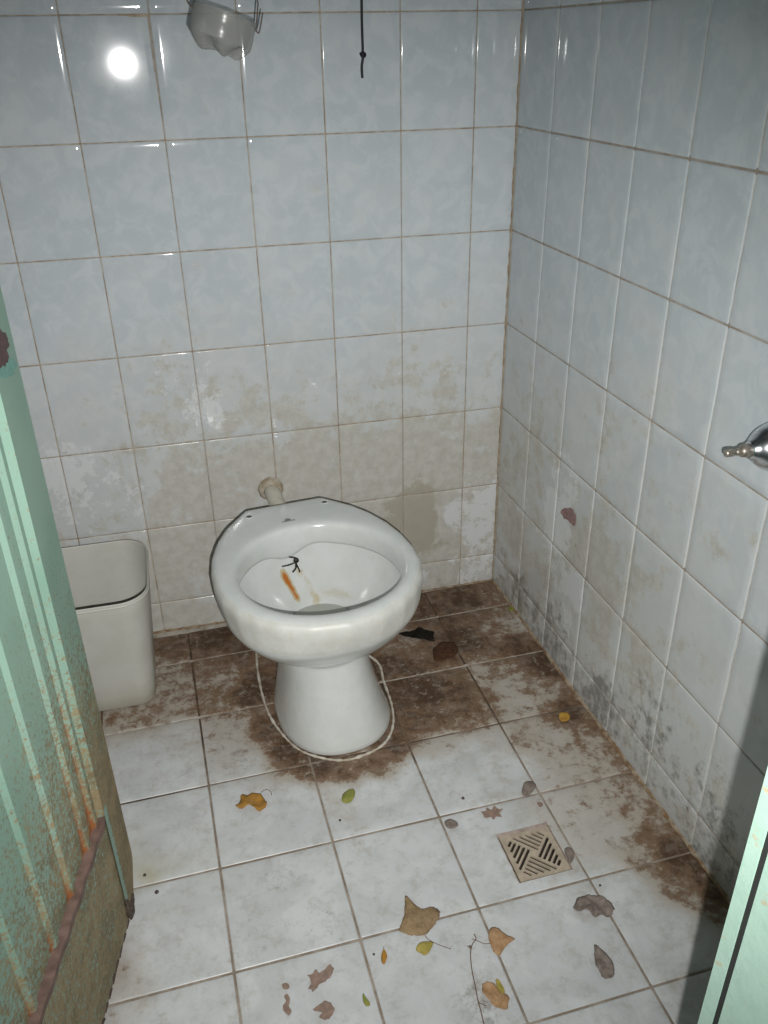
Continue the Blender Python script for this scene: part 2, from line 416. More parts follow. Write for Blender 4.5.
# dirt beads and broken mortar along the foot of the walls
def foot_bead(name, pts, rad, mat):
    bm = bmesh.new(); P = []
    rnd = random.Random(3)
    for a, b in zip(pts, pts[1:]):
        a, b = V(a), V(b); n = max(2, int((b - a).length / .012))
        P += [a.lerp(b, k / n) for k in range(n)]
    P.append(V(pts[-1]))
    tube(bm, P, [rad * rnd.uniform(.5, 1.5) for _ in P], 6)
    return struct(finish(name, bm, mat))
M_bead = grout_mat('dirty_corner_mortar', (.20, .12, .06), (.38, .31, .22), 40)
M_bead2 = grout_mat('corner_grout', (.42, .36, .28), (.28, .20, .12), 20)
foot_bead('trim_1', [(-.0, -.002, .0005), (SK * 1.44, -1.44, .0005)], .0045, M_bead)
foot_bead('trim_2', [(-1.19, -.001, .0005), (0, -.001, .0005)], .0028, M_bead)
foot_bead('trim_3', [(0, -.0005, .0), (0, -.0005, 2.39)], .0027, M_bead2)


# ------------------------------------------------------------------ toilet
M_cer = None
def ceramic():
    t = NT('white_ceramic'); tc = t.n.new('ShaderNodeTexCoord'); O = tc.outputs['Object']; P = t.sep(O)
    g, dk, rust = t.attr('grime')
    n = t.noise(16, 6, .65, O); n2 = t.noise(60, 7, .75, O)
    c = t.mix(t.smooth(n, .35, .7), (.62, .645, .63), (.68, .70, .69))
    v = t.math('ADD', g, t.math('MULTIPLY', t.math('SUBTRACT', n2, .5), .9))
    c = t.mix(t.math('MULTIPLY', t.smooth(v, .3, .85), .55), c, (.50, .46, .36))
    v = t.math('ADD', rust, t.math('MULTIPLY', t.math('SUBTRACT', n2, .5), .6))
    c = t.mix(t.math('MULTIPLY', t.smooth(v, .30, .5), .8), c, (.50, .40, .20))
    c = t.mix(t.math('MULTIPLY', t.smooth(v, .55, .8), .95), c, (.46, .14, .02))
    v = t.math('ADD', dk, t.math('MULTIPLY', t.math('SUBTRACT', n2, .5), .7))
    c = t.mix(t.math('MULTIPLY', t.smooth(v, .4, .8), .6), c, (.25, .22, .18))
    r = t.math('ADD', .16, t.math('MULTIPLY', t.smooth(g, .2, .8), .4))
    return t.set(col=c, rough=r, spec=.55, coat=.15)
M_cer = ceramic()
e0 = math.radians(6.0)
TO = V((-.545, -.19, 0))
toilet = empty('toilet', TO, 'white ceramic toilet without seat or lid, bowl open, on a flared pedestal', 'toilet')
toilet.rotation_euler = (0, 0, e0); toilet.scale = (1.015, 1.0, 1.018)
def TW(u, v, z):            # toilet frame: u to its right as seen, v forward (into the room)
    return V((u, -v, z))
def tworld(u, v, z):
    return TO + Matrix.Rotation(e0, 3, 'Z') @ TW(u, v, z)
def tinv(P):
    q = Matrix.Rotation(-e0, 3, 'Z') @ (V(P) - TO); return q.x, -q.y, q.z

NT_ = 160
half = [(0, -.005), (.04, -.0048), (.081, -.0045), (.131, .055), (.156, .10), (.174, .15), (.184, .20), (.187, .25), (.182, .30), (.166, .345), (.141, .38), (.107, .412), (.062, .436), (.0, .447)]
full = [(-a, b) for a, b in half[::-1][:-1]] + half          # from front over -u side to back to +u
full = full[:-1]
hs = [V((a, b - .24, 0)) for a, b in full]
# resample evenly by angle about (0,.24)
dense = []
for i in range(len(hs)):
    a, b = hs[i], hs[(i + 1) % len(hs)]
    for k in range(20): dense.append(a.lerp(b, k / 20))
ang = np.array([math.atan2(p.x, -p.y) for p in dense]); rad = np.array([p.length for p in dense])
o_ = np.argsort(ang); ang = ang[o_]; rad = rad[o_]
TH = np.linspace(-math.pi, math.pi, NT_, endpoint=False)       # 0 = back, +-pi = front
rr = np.interp(TH, np.concatenate([ang - 2 * math.pi, ang, ang + 2 * math.pi]), np.concatenate([rad, rad, rad]))
rs = rr.copy()
for _ in range(0): rs = (np.roll(rs, 1) + rs * 2 + np.roll(rs, -1)) / 4
rim = [(rs[i] * math.sin(t), .24 - rs[i] * math.cos(t)) for i, t in enumerate(TH)]
def off(ring, d):
    out = []
    n = len(ring)
    for i in range(n):
        a, b = ring[i - 1], ring[(i + 1) % n]; tx, ty = b[0] - a[0], b[1] - a[1]; l = math.hypot(tx, ty)
        nx, ny = -ty / l, tx / l
        cx, cy = ring[i][0], ring[i][1] - .24
        if nx * cx + ny * cy < 0: nx, ny = -nx, -ny
        out.append((ring[i][0] + nx * d, ring[i][1] + ny * d))
    return out
def egg(vb, vf, w_, p=2.15, cu=0.0, vm=None):
    vm = vm if vm is not None else (vb * .45 + vf * .55)
    out = []
    for t in TH:
        s, c = math.sin(t), math.cos(t)
        k = (abs(s) ** p + abs(c) ** p) ** (-1 / p)
        out.append((cu + w_ * s * k, vm - (vm - vb) * c * k if c > 0 else vm - (vf - vm) * c * k))
    return out
opening = egg(.106, .402, .144, 2.1, .003, .255)
def R3(ring, z): return [TW(a, b, z) for a, b in ring]
def R3z(ring, zf): return [TW(a, b, zf(a, b)) for a, b in ring]
def lip(a, b):      # the hanging inner edge of the rim: deeper at the back, with a notch
    back = max(0, min(1, (.30 - b) / .14))
    return .386 - .030 - back * (.006 + .020 * math.exp(-((a + .024) / .034) ** 2) - .004 * math.exp(-((a - .035) / .03) ** 2))
bm = bmesh.new()
def lerp_ring(A, B, k): return [(a[0] * (1 - k) + b[0] * k, a[1] * (1 - k) + b[1] * k) for a, b in zip(A, B)]
sump = egg(.115, .27, .068, 2, .02, .19)
rings = []
# basin from the sump upward
rings.append(R3(egg(.16, .22, .03, 2, .02, .19), .10))
rings.append(R3(lerp_ring(sump, egg(.16, .22, .03, 2, .02, .19), .3), .165))
rings.append(R3(sump, .212))
inner = off(opening, .012)
for k, z in ((.12, .222), (.30, .238), (.52, .262), (.74, .292), (.90, .322), (1.0, .350)):
    rings.append(R3(lerp_ring(sump, inner, k), z))
rings.append(R3(off(opening, .013), .366))
rings.append(R3z(off(opening, .010), lambda a, b: lip(a, b) + .006))
rings.append(R3z(off(opening, .004), lambda a, b: lip(a, b) - .001))
rings.append(R3z(off(opening, .0005), lambda a, b: lip(a, b) + .003))
rings.append(R3(opening, .384)); rings.append(R3(off(opening, .002), .392)); rings.append(R3(off(opening, .006), .3975)); rings.append(R3(off(opening, .012), .400))
rings.append(R3(lerp_ring(off(opening, .012), off(rim, -.014), .5), .4012))
rings.append(R3(off(rim, -.014), .3998)); rings.append(R3(off(rim, -.007), .3975)); rings.append(R3(off(rim, -.002), .392)); rings.append(R3(rim, .384)); rings.append(R3(off(rim, -.001), .370))
r33 = egg(.03, .432, .178, 2.3)
rings.append(R3(lerp_ring(off(rim, -.002), r33, .35), .355))
rings.append(R3(lerp_ring(off(rim, -.003), r33, .8), .338))
for vb, vf, ww, z in ((.035, .424, .172, .320), (.045, .408, .159, .298), (.06, .386, .142, .274), (.07, .361, .121, .252), (.078, .337, .098, .234), (.084, .321, .084, .220), (.086, .314, .0785, .212),
                      (.084, .313, .079, .205), (.078, .313, .082, .185), (.07, .314, .085, .15), (.055, .319, .091, .11), (.04, .324, .099, .07), (.03, .330, .109, .03), (.024, .334, .115, .010), (.022, .335, .116, .0)):
    cu = .027 * (1 - max(0, (z - .0) / .30)); rings.append(R3(egg(vb, vf, ww, 2.25, cu), z))
loft(bm, rings, cap0=True, cap1=True)
bmesh.ops.recalc_face_normals(bm, faces=bm.faces)
bowl = finish('bowl', bm, M_cer, toilet)
# grime surveyed on the ceramic: beige wear on the rim's front edge, rust run inside
me = bowl.data; P = np.array([v.co[:] for v in me.vertices]); col = np.zeros((len(P), 4)); col[:, 3] = 1
u_, v_, z_ = P[:, 0], -P[:, 1], P[:, 2]
outer_side = (z_ > .33) & (z_ < .398) & (np.hypot(u_ / .165, (v_ - .24) / .19) > .93)
col[:, 0] += np.where(outer_side & (v_ > .20), .60, 0)
col[:, 0] += np.where((z_ < .30) & (z_ > .19) & (np.hypot(u_, v_ - .24) > .07) & False, .1, 0)
col[:, 0] += .25 * np.exp(-((z_ - .21) / .01) ** 2) * (np.hypot(u_, v_ - .2) > .08)
col[:, 0] += .95 * np.exp(-((u_ - .065) / .035) ** 2 - ((z_ - .240) / .014) ** 2) * (v_ < .22)
col[:, 0] += .5 * np.exp(-((z_ - .006) / .008) ** 2)
col[:, 0] += .45 * np.exp(-((u_ + .07) / .03) ** 2) * (z_ < .2) * (z_ > .02)
ins = (z_ < .36) & (z_ > .2) & (v_ < .30) & (np.hypot(u_ - .01, (v_ - .24)) < .148)
t_ = np.clip((.345 - z_) / .12, 0, 1)
uc = -.052 + .046 * t_
rust_l = np.exp(-((u_ - uc) / .0085) ** 2) * np.clip((t_ - .22) / .06, 0, 1) * (t_ < .97) * ins * (1.0 - .45 * t_)
rust_r = np.exp(-((u_ - (uc + .034)) / .017) ** 2) * np.clip((t_ - .10) / .1, 0, 1) * ins * .42
col[:, 2] = np.maximum(rust_l * 1.25, rust_r)
at = me.color_attributes.new('grime', 'FLOAT_COLOR', 'POINT'); at.data.foreach_set('color', col.ravel())
sd = bowl.modifiers.new('s', 'SUBSURF'); sd.levels = 1; sd.render_levels = 1
# standing water in the sump
tw = NT('murky_water'); tw.set(col=(.50, .52, .48), rough=.05, spec=.5, trans=.25); M_water = tw.m
bm = bmesh.new(); loft(bm, [R3(lerp_ring(sump, egg(.16, .22, .03, 2, .02, .19), -.06), .2165), R3(lerp_ring(sump, egg(.16, .22, .03, 2, .02, .19), -.06), .2135)], cap0=True, cap1=True)
bmesh.ops.recalc_face_normals(bm, faces=bm.faces)
water = finish('water', bm, M_water, toilet)
# hinge holes, printed maker's mark
M_hole = simple('dark_hole', (.10, .095, .085), .8, .3, 80)
for (px, py) in ((250, 520), (324, 505.5)):
    q = tinv(on_floor(px, py, .3995)); bm = bmesh.new()
    ring = [[V((q[0] + math.cos(k * math.pi / 12) * r_, -q[1] + math.sin(k * math.pi / 12) * r_, z)) for k in range(24)] for r_, z in ((.0085, .4000), (.0075, .4016), (.0062, .4013), (.0055, .396))]
    loft(bm, ring)
    f = bm.faces.new([bm.verts.new(v + V((0, 0, .0045))) for v in ring[3]]); f.material_index = 1
    finish('hinge_hole', bm, [M_cer, M_hole], toilet)
q = tinv(on_floor(288, 523, .4012)); M_mark = simple('grey_print', (.16, .17, .18), .4, .1)
bm = bmesh.new()
def flat(bm, pts, z0, z1):
    a = [bm.verts.new((x, y, z0)) for x, y in pts]; b = [bm.verts.new((x, y, z1)) for x, y in pts]; n = len(pts)
    bm.faces.new(b); bm.faces.new(a[::-1])
    for i in range(n): bm.faces.new((a[i], a[(i + 1) % n], b[(i + 1) % n], b[i]))
cx, cy = q[0], -q[1]
for k, hh in ((-1, .005), (0, .0068), (1, .005)):
    flat(bm, [(cx + k * .0034 - .0014, cy + .001), (cx + k * .0034 + .0014, cy + .001), (cx + k * .0034 + .001, cy + hh), (cx + k * .0034 - .001, cy + hh)], .4004, .4016)
flat(bm, [(cx - .006, cy - .001), (cx + .006, cy - .001), (cx + .006, cy + .0004), (cx - .006, cy + .0004)], .4004, .4016)
for k in range(9):
    x = cx - .0125 + k * .003; flat(bm, [(x, cy - .005), (x + .0020, cy - .005), (x + .0020, cy - .0030), (x, cy - .0030)], .4004, .4016)
finish('maker_mark', bm, M_mark, toilet)
# mortar bead around the foot, wider than the pedestal
M_caulk = grout_mat('foot_mortar', (.62, .59, .52), (.42, .36, .28), 35)
bm = bmesh.new()
bead = [(256, 636), (257, 654), (258, 668), (262, 690), (269, 712), (281, 731), (298, 748), (318, 756.5), (343, 760), (366, 754), (384, 743), (392, 726), (391, 706), (383, 682), (374, 660)]
rnd = random.Random(9)
bw = [tinv(on_floor(a, b, .002)) for a, b in bead]
cp = catmull([V((a, -b, .0012)) for a, b, c_ in bw] + [TW(.10, -.03, .0012), TW(.0, -.075, .0012)], 8, True); cp.append(cp[0])
tube(bm, cp, [.0027 * rnd.uniform(.6, 1.4) for _ in cp], 8)
finish('foot_mortar', bm, M_caulk, toilet)
# flush pipe from the wall into the back of the pan
M_pipe = grout_mat('aged_plastic_pipe', (.62, .60, .52), (.50, .46, .37), 15)
M_mort = grout_mat('pipe_mortar', (.33, .26, .18), (.52, .47, .38), 40)
pipe = empty('flush_pipe', V((-.560, 0, .345)), 'cream flush pipe coming out of the back wall behind the toilet', 'pipe')
bm = bmesh.new(); pp = catmull([(-.552, -.002, .346), (-.549, -.03, .344), (-.545, -.08, .338), (-.543, -.14, .328), (-.543, -.1700, .318)], 6)
tube(bm, pp, .0180, 20)
to_local(finish('tube', bm, M_pipe), pipe)
bm = bmesh.new(); rg = []
for r_, y in ((.029, -.0015), (.0275, -.006), (.025, -.012), (.022, -.017), (.018, -.019)):
    rg.append([V((-.552 + math.cos(k * math.pi / 12) * r_ * (1 + .035 * math.sin(k * 2.3)), y, .346 + math.sin(k * math.pi / 12) * r_ * (1 + .035 * math.sin(k * 2.3)))) for k in range(24)])
loft(bm, rg); to_local(finish('mortar_ring', bm, M_mort), pipe)

# black stringy thing stuck on the inside of the bowl
M_black = simple('black_wet_fibre', (.012, .011, .010), .45, .3, 100)
bm = bmesh.new()
K = [(297, 560), (301, 563)]
def inb(px, py, y): return on_back(px, py, y)
yb = -.318
def bp(px, py, d=0): return V(on_back(px, py, yb - d))
tube(bm, catmull([bp(282, 566.5), bp(289, 565, .004), bp(295, 562.5, .004), bp(297, 558)], 4), [.0012] * 12 + [.0017], 6)
tube(bm, catmull([bp(296, 563, .004), bp(296, 568, .004), bp(293, 572)], 4), .0018, 6)
tube(bm, catmull([bp(296, 563, .004), bp(298, 567, .005), bp(300, 572, .004)], 4), .0015, 6)
tube(bm, catmull([bp(289, 557), bp(293, 557.5, .003), bp(298, 559, .003)], 4), .0016, 6)
bmesh.ops.create_icosphere(bm, subdivisions=2, radius=.0052, matrix=Matrix.Translation(bp(296.3, 560.5, .003)) @ Matrix.Diagonal((1.15, .6, 1.0, 1)))
for v in bm.verts: v.co += V((mnoise.noise(v.co * 300), mnoise.noise(v.co * 300 + V((5, 0, 0))), mnoise.noise(v.co * 300 + V((0, 7, 0))))) * .0006
o = finish('dark_twig', bm, M_black, smooth=True); tag(o, 'small black forked twig stuck under the rim inside the toilet bowl', 'twig')


# ------------------------------------------------------------------ waste bin
def bin_mat():
    t = NT('cream_bin_plastic'); n = t.noise(12, 5, .6); n2 = t.noise(45, 7, .75); P = t.sep()
    c = t.mix(t.smooth(n, .35, .65), (.51, .51, .46), (.56, .56, .515))
    low = t.smooth(t.math('ADD', P[2], t.math('MULTIPLY', n2, .10)), .14, .03)
    c = t.mix(t.math('MULTIPLY', low, .45), c, (.45, .41, .31))
    c = t.mix(t.math('MULTIPLY', t.smooth(n2, .62, .70), .25), c, (.36, .32, .25))
    return t.set(col=c, rough=.38, spec=.4, sss=.0)
M_bin = bin_mat()
def rrect(x0, x1, y0, y1, r, z, n=10):
    pts = []
    for cx, cy, a0 in ((x1 - r, y1 - r, 0), (x0 + r, y1 - r, 90), (x0 + r, y0 + r, 180), (x1 - r, y0 + r, 270)):
        for k in range(n + 1):
            a = math.radians(a0 + 90 * k / n); pts.append(V((cx + r * math.cos(a), cy + r * math.sin(a), z)))
    return pts
bin_ = empty('waste_bin', V((-.955, -.18, .002)), 'cream plastic waste bin with rounded corners standing behind the open green door', 'bin')
B0 = (-1.050, -.858, -.262, -.085); B1 = (-1.068, -.833, -.312, -.062); Hb = .30
def bl(k, d=0): return [B0[i] * (1 - k) + B1[i] * k + (d if i in (0, 2) else -d) for i in range(4)]
def br(k, d, z, r0=.035, r1=.058):
    a = bl(k, d); return rrect(a[0], a[1], a[2], a[3], max(.004, r0 * (1 - k) + r1 * k - d), z)
bm = bmesh.new()
rg = [br(0, .012, .002), br(0, .004, .003), br(0.01, .0, .008)] + [br(k / 8, 0, .008 + (Hb - .012) * k / 8) for k in range(1, 9)]
rg += [br(1, .0003, Hb - .0025), br(1, .0011, Hb - .001), br(1, .002, Hb - .0016)] + [br(k / 8, .0026, .008 + (Hb - .012) * k / 8) for k in range(8, 0, -1)] + [br(.01, .006, .008), br(0.0, .02, .006)]
loft(bm, rg, cap0=True, cap1=True); bmesh.ops.recalc_face_normals(bm, faces=bm.faces)
to_local(finish('bucket', bm, M_bin), bin_)
bm = bmesh.new()
rg = [br(.985, -.0002, Hb - .0120), br(.985, -.0016, Hb - .0112), br(.99, -.0016, Hb - .0078), br(.99, -.0002, Hb - .0070)]
loft(bm, rg); to_local(finish('rim_band', bm, M_bin), bin_)


# ------------------------------------------------------------------ doors
def paint_mat(name, rusty):
    t = NT(name); P = t.sep(); n = t.noise(5, 4); n2 = t.noise(40, 9, .8); n3 = t.noise(130, 6, .8)
    green = t.mix(t.smooth(n, .35, .65), (.19, .32, .255), (.245, .38, .31))
    c = green
    if rusty:
        amt = t.math('ADD', t.math('ADD', t.smooth(P[2], .80, .15), t.math('MULTIPLY', t.attr('grime')[0], .8)), -.12)
        v = t.math('ADD', t.math('MULTIPLY', amt, .62), t.math('ADD', t.math('MULTIPLY', t.math('SUBTRACT', n2, .5), 1.1), t.math('MULTIPLY', t.math('SUBTRACT', t.noise(160, 5, .8), .5), 2.0)))
        olive = t.mix(t.smooth(t.math('MULTIPLY', t.math('ADD', n3, t.noise(18, 6, .7)), .5), .44, .56), (.30, .185, .075), (.17, .095, .032))
        c = t.mix(t.math('MULTIPLY', t.smooth(v, .30, .62), .80), c, olive)
        rv = t.math('ADD', t.attr('grime')[1], t.math('MULTIPLY', t.math('SUBTRACT', n3, .5), 1.6))
        c = t.mix(t.math('MULTIPLY', t.smooth(rv, .50, .85), .9), c, (.30, .095, .022))
        c = t.mix(t.math('MULTIPLY', t.attr('grime')[2], .95), c, t.mix(t.smooth(n3, .4, .65), (.23, .145, .12), (.15, .10, .07)))
        rr_ = t.math('ADD', .42, t.math('MULTIPLY', t.smooth(v, .2, .5), .35))
    else:
        c = t.mix(t.smooth(n2, .3, .6), (.285, .43, .36), (.335, .48, .41))
        v = t.noise(55, 6, .7)
        c = t.mix(t.math('MULTIPLY', t.smooth(v, .60, .68), .75), c, (.42, .27, .13))
        rr_ = .45
    t.bump(n3, .35, .0012)
    return t.set(col=c, rough=rr_)
M_door = paint_mat('green_door_paint', True); M_jamb = paint_mat('green_frame_paint', False)
M_primer = simple('brown_primer', (.145, .092, .075), .7, .3, 60)
M_steel_dark = simple('corroded_steel', (.07, .05, .04), .8, .5, 150, bump=.5)

Q0 = V((-.916, -.792, 0)); TD = V((-.214, -.977, 0)).normalized(); ND = V((.977, -.214, 0)).normalized()   # along the leaf to its hinge, out of its face
LEAF = .60; TOPZ = 1.98; BOTZ = .022
door = empty('stall_door', Q0 + TD * LEAF + V((0, 0, BOTZ)), 'rusting green ribbed metal door standing open on the left', 'door')
def DP(s, d, z): p = Q0 + TD * s + ND * d; return V((p.x, p.y, z))
def door_grid(name, prof, zs, mat, rust_fn, mat_of=None):
    """prof: list of (s, d) across the leaf; zs: heights"""
    bm = bmesh.new(); g = [[bm.verts.new(DP(s, d, z)) for s, d in prof] for z in zs]
    for a, b in zip(g, g[1:]):
        for k in range(len(prof) - 1): bm.faces.new((a[k], a[k + 1], b[k + 1], b[k]))
    bmesh.ops.recalc_face_normals(bm, faces=bm.faces)
    cols = [rust_fn(s, z) for z in zs for s, d in prof]
    o = finish(name, bm, mat); me = o.data
    at = me.color_attributes.new('grime', 'FLOAT_COLOR', 'POINT'); at.data.foreach_set('color', np.array([(*c, 1) for c in cols], dtype=float).ravel())
    return to_local(o, door)
zfine = [BOTZ + (.62 - BOTZ) * k / 60 for k in range(61)] + [.62 + (TOPZ - .62) * k / 40 for k in range(1, 41)]
ZS = .250
zpan = [z for z in zfine if z > ZS]; zpan = [ZS - .001] + zpan
# ribbed panel: raised ribs with bevelled shoulders
ribs = [.024, .063, .136, .209, .290, .37, .45, .53]
prof = [(-.0045, .0100), (.003, .0)]
for r_ in ribs:
    prof += [(r_ - .018, .0), (r_ - .015, .0045), (r_ - .0065, .0045), (r_, -.0005)]
prof += [(LEAF - .004, 0.0), (LEAF, -.003)]
pf = []
for (s0, d0), (s1, d1) in zip(prof, prof[1:]):
    n = max(1, int(abs(s1 - s0) / .012)); pf += [(s0 + (s1 - s0) * k / n, d0 + (d1 - d0) * k / n) for k in range(n)]
pf.append(prof[-1])
def rust_panel(s, z):
    nearrib = max([math.exp(-((s - (r_ + .002)) / .007) ** 2) for r_ in ribs])
    f = max(0, min(1, (.80 - z) / .36)); b = max(0, min(1, (.34 - z) / .09))
    left = max(0, 1 - s / .22)
    return (left * .35 + nearrib * .2 * f, nearrib * (.10 + .62 * f * (.45 + .55 * left)) + .42 * b * b + .05 * f, 0)
panel = door_grid('ribbed_panel', pf, zpan, M_door, rust_panel)
# kick rail, a few mm proud, and the brown ledge on top of it
def rust_rail(s, z):
    return (.18 + .2 * math.exp(-s / .1), .12 + .35 * math.exp(-((z - BOTZ) / .02) ** 2) + .2 * math.exp(-(s / .015) ** 2), .5 * math.exp(-((z - BOTZ) / .006) ** 2))
zr = [z for z in zfine if z < ZS - .003] + [ZS]
pr = [(LEAF * k / 50, .011) for k in range(51)]
rail = door_grid('kick_rail', pr, zr, M_door, rust_rail)
bm = bmesh.new(); N = 50
a_ = [bm.verts.new(DP(LEAF * k / N, -.002, ZS + .0025)) for k in range(N + 1)]
b_ = [bm.verts.new(DP(LEAF * k / N, .0120 + .001 * math.sin(k * 1.3), ZS + .0015)) for k in range(N + 1)]
c_ = [bm.verts.new(DP(LEAF * k / N, .0120 + .001 * math.sin(k * 1.3), ZS - .009)) for k in range(N + 1)]
d_ = [bm.verts.new(DP(LEAF * k / N, -.002, ZS - .009)) for k in range(N + 1)]
for k in range(N):
    for p, q in ((a_, b_), (b_, c_), (c_, d_)): bm.faces.new((p[k], p[k + 1], q[k + 1], q[k]))
bm.faces.new((a_[0], b_[0], c_[0], d_[0])); bm.faces.new((a_[N], d_[N], c_[N], b_[N]))
bmesh.ops.recalc_face_normals(bm, faces=bm.faces)
o = to_local(finish('ledge', bm, M_primer), door); o['label'] = 'brown unpainted ledge'
# closing stile: flange turned slightly out, running past the panel edge
E0 = V((-.9145, -.796, 0)) + ND * .011; E1 = V((-.8935, -.717, 0))
def rust_stile(k, z):
    f = max(0, min(1, (.75 - z) / .5)); return ((.08 + .62 * f) if k > .14 or z > ZS + .02 else -.9, .10 + .14 * f + .3 * math.exp(-((z - BOTZ) / .05) ** 2), .0)
bm = bmesh.new(); cols = []; g = []
zst = [z for z in zfine]
for z in zst:
    row = []
    cut = max(0, (.075 - z) / .055)                 # lower corner eaten away
    for k in range(9):
        t = k / 8; p = E0.lerp(E1, t * (1 - .55 * cut)); 
        row.append(bm.verts.new((p.x, p.y, z))); cols.append(rust_stile(t, z))
    # return towards the back of the leaf
    for d in (.004, .018, .034):
        p = E0.lerp(E1, (1 - .55 * cut)) - ND * d + TD * -.001; row.append(bm.verts.new((p.x, p.y, z))); cols.append(rust_stile(1, z))
    g.append(row)
for a, b in zip(g, g[1:]):
    for k in range(len(a) - 1): bm.faces.new((a[k], a[k + 1], b[k + 1], b[k]))
bmesh.ops.recalc_face_normals(bm, faces=bm.faces)
o = finish('closing_stile', bm, M_door); at = o.data.color_attributes.new('grime', 'FLOAT_COLOR', 'POINT')
at.data.foreach_set('color', np.array([(*c, 1) for c in cols], dtype=float).ravel()); to_local(o, door)
# leaf core, so that the door has its thickness
bm = bmesh.new()
co = [DP(.0, -.006, 0), DP(LEAF, -.006, 0), DP(LEAF, -.034, 0), DP(-.075, -.034, 0), DP(-.075, -.026, 0)]
vv = [[bm.verts.new((p.x, p.y, z)) for p in co] for z in (BOTZ, TOPZ)]
bm.faces.new(vv[0]); bm.faces.new(vv[1][::-1])
for k in range(5): bm.faces.new((vv[0][k], vv[1][k], vv[1][(k + 1) % 5], vv[0][(k + 1) % 5]))
bmesh.ops.recalc_face_normals(bm, faces=bm.faces)
o = finish('leaf_back', bm, M_door); to_local(o, door)
o.data.color_attributes.new('grime', 'FLOAT_COLOR', 'POINT')
# corroded lower corner and the ragged bottom edge
bm = bmesh.new()
rnd = random.Random(4)
for k in range(26):
    s = .002 + k * .022; h_ = rnd.uniform(.004, .010); ww = rnd.uniform(.014, .024)
    p = [DP(s, .0118, BOTZ - .001), DP(s + ww, .0118, BOTZ - .001), DP(s + ww * .7, .0118, BOTZ + h_ * .8), DP(s + ww * .3, .0118, BOTZ + h_)]
    q = [x - ND * .006 for x in p]
    a = [bm.verts.new(x) for x in p]; b = [bm.verts.new(x) for x in q]; bm.faces.new(a); bm.faces.new(b[::-1])
    for i in range(4): bm.faces.new((a[i], b[i], b[(i + 1) % 4], a[(i + 1) % 4]))
for (t, z, s_) in ((.03, .040, .010), (.12, .032, .012), (.06, .055, .008), (.2, .030, .012), (.3, .032, .010), (.38, .034, .009), (.01, .066, .005)):
    p = E0.lerp(E1, t) + ND * .0005
    bmesh.ops.create_icosphere(bm, subdivisions=2, radius=s_, matrix=Matrix.Translation((p.x, p.y, z)) @ Matrix.Diagonal((.4, 1, 1, 1)))
for v in bm.verts: v.co += V((mnoise.noise(v.co * 150), mnoise.noise(v.co * 150 + V((9, 0, 0))), mnoise.noise(v.co * 150 + V((0, 9, 0))))) * .0025
bmesh.ops.recalc_face_normals(bm, faces=bm.faces)
o = to_local(finish('rusted_edge', bm, M_steel_dark), door); o['label'] = 'ragged rusted bottom edge'
# old lock hole with red-brown paint and a darker green repaint patch under it
def dwall(px, py, lift_=.0):
    """point on the stile's face"""
    n = (E1 - E0).cross(V((0, 0, 1))).normalized(); d = V(ray(px, py)); o_ = V(CAM)
    t = (E0 - o_).dot(n) / d.dot(n); return o_ + d * t + (n if n.dot(o_ - E0) > 0 else -n) * lift_
def patch(name, pts, lift_, mat, per=4, surf=dwall, parent=None):
    ring = catmull([surf(*p, lift_) for p in pts], per, True); bm = bmesh.new()
    cc = sum(ring, V()) / len(ring); ring = [cc + (p - cc) * (1 + .22 * mnoise.noise(p * 260)) for p in ring]
    n0 = (ring[len(ring) // 3] - ring[0]).cross(ring[2 * len(ring) // 3] - ring[0]).normalized()
    if n0.dot(V(CAM) - ring[0]) < 0: n0 = -n0
    a = [bm.verts.new(p) for p in ring]; b = [bm.verts.new(p - n0 * (lift_ * .9)) for p in ring]; n = len(ring)
    bm.faces.new(a); bm.faces.new(b[::-1])
    for i in range(n): bm.faces.new((a[i], a[(i + 1) % n], b[(i + 1) % n], b[i]))
    bmesh.ops.recalc_face_normals(bm, faces=bm.faces)
    return finish(name, bm, mat)
M_redp = simple('old_red_paint', (.06, .014, .014), .4, .5, 120); M_teal = simple('teal_repaint', (.12, .30, .25), .4, .15, 90)
o = patch('repaint_patch', [(0, 366), (5, 360), (12, 359), (16, 366), (13, 374), (6, 378), (1, 377), (-3, 372)], .0006, M_teal); to_local(o, door); o['label'] = 'teal repaint patch'
o = patch('lock_hole', [(-6, 330), (1, 331), (6, 336), (8, 346), (6, 350), (8, 357), (6, 363), (2, 366), (-5, 366)], .0012, M_redp); to_local(o, door); o['label'] = 'dark red patch of an old lock hole'
# leaf is hinged on the frame; three barrel hinges
for z in (.3, 1.05, 1.75):
    bm = bmesh.new(); p = DP(LEAF + .006, -.004, 0); tube(bm, [(p.x, p.y, z), (p.x, p.y, z + .08)], .006, 12)
    to_local(finish('hinge', bm, M_jamb), door)

# door frame: rebated steel jambs and head around the doorway
frame = empty('door_frame', V((-.426, -1.463, 0)), 'pale green metal door frame with rust spots at the lower right', 'door frame')
def jamb(name, poly, z0=0, z1=2.02):
    bm = bmesh.new(); n = len(poly)
    a = [bm.verts.new((x, y, z0)) for x, y in poly]; b = [bm.verts.new((x, y, z1)) for x, y in poly]
    bm.faces.new(a[::-1]); bm.faces.new(b)
    for i in range(n): bm.faces.new((a[i], a[(i + 1) % n], b[(i + 1) % n], b[i]))
    bmesh.ops.recalc_face_normals(bm, faces=bm.faces)
    bmesh.ops.bevel(bm, geom=[e for e in bm.edges if abs(e.verts[0].co.z - e.verts[1].co.z) > 1], offset=.0008, segments=2, affect='EDGES')
    o = finish(name, bm, M_jamb); return to_local(o, frame)
jx = -.426
jamb('jamb', [(jx, -1.463), (jx, -1.4755), (jx + .0045, -1.4755), (jx + .0045, -1.4785), (jx + .0008, -1.4785), (jx + .0008, -1.55), (jx + .0658, -1.55), (jx + .0658, -1.463)])
hx = -1.06
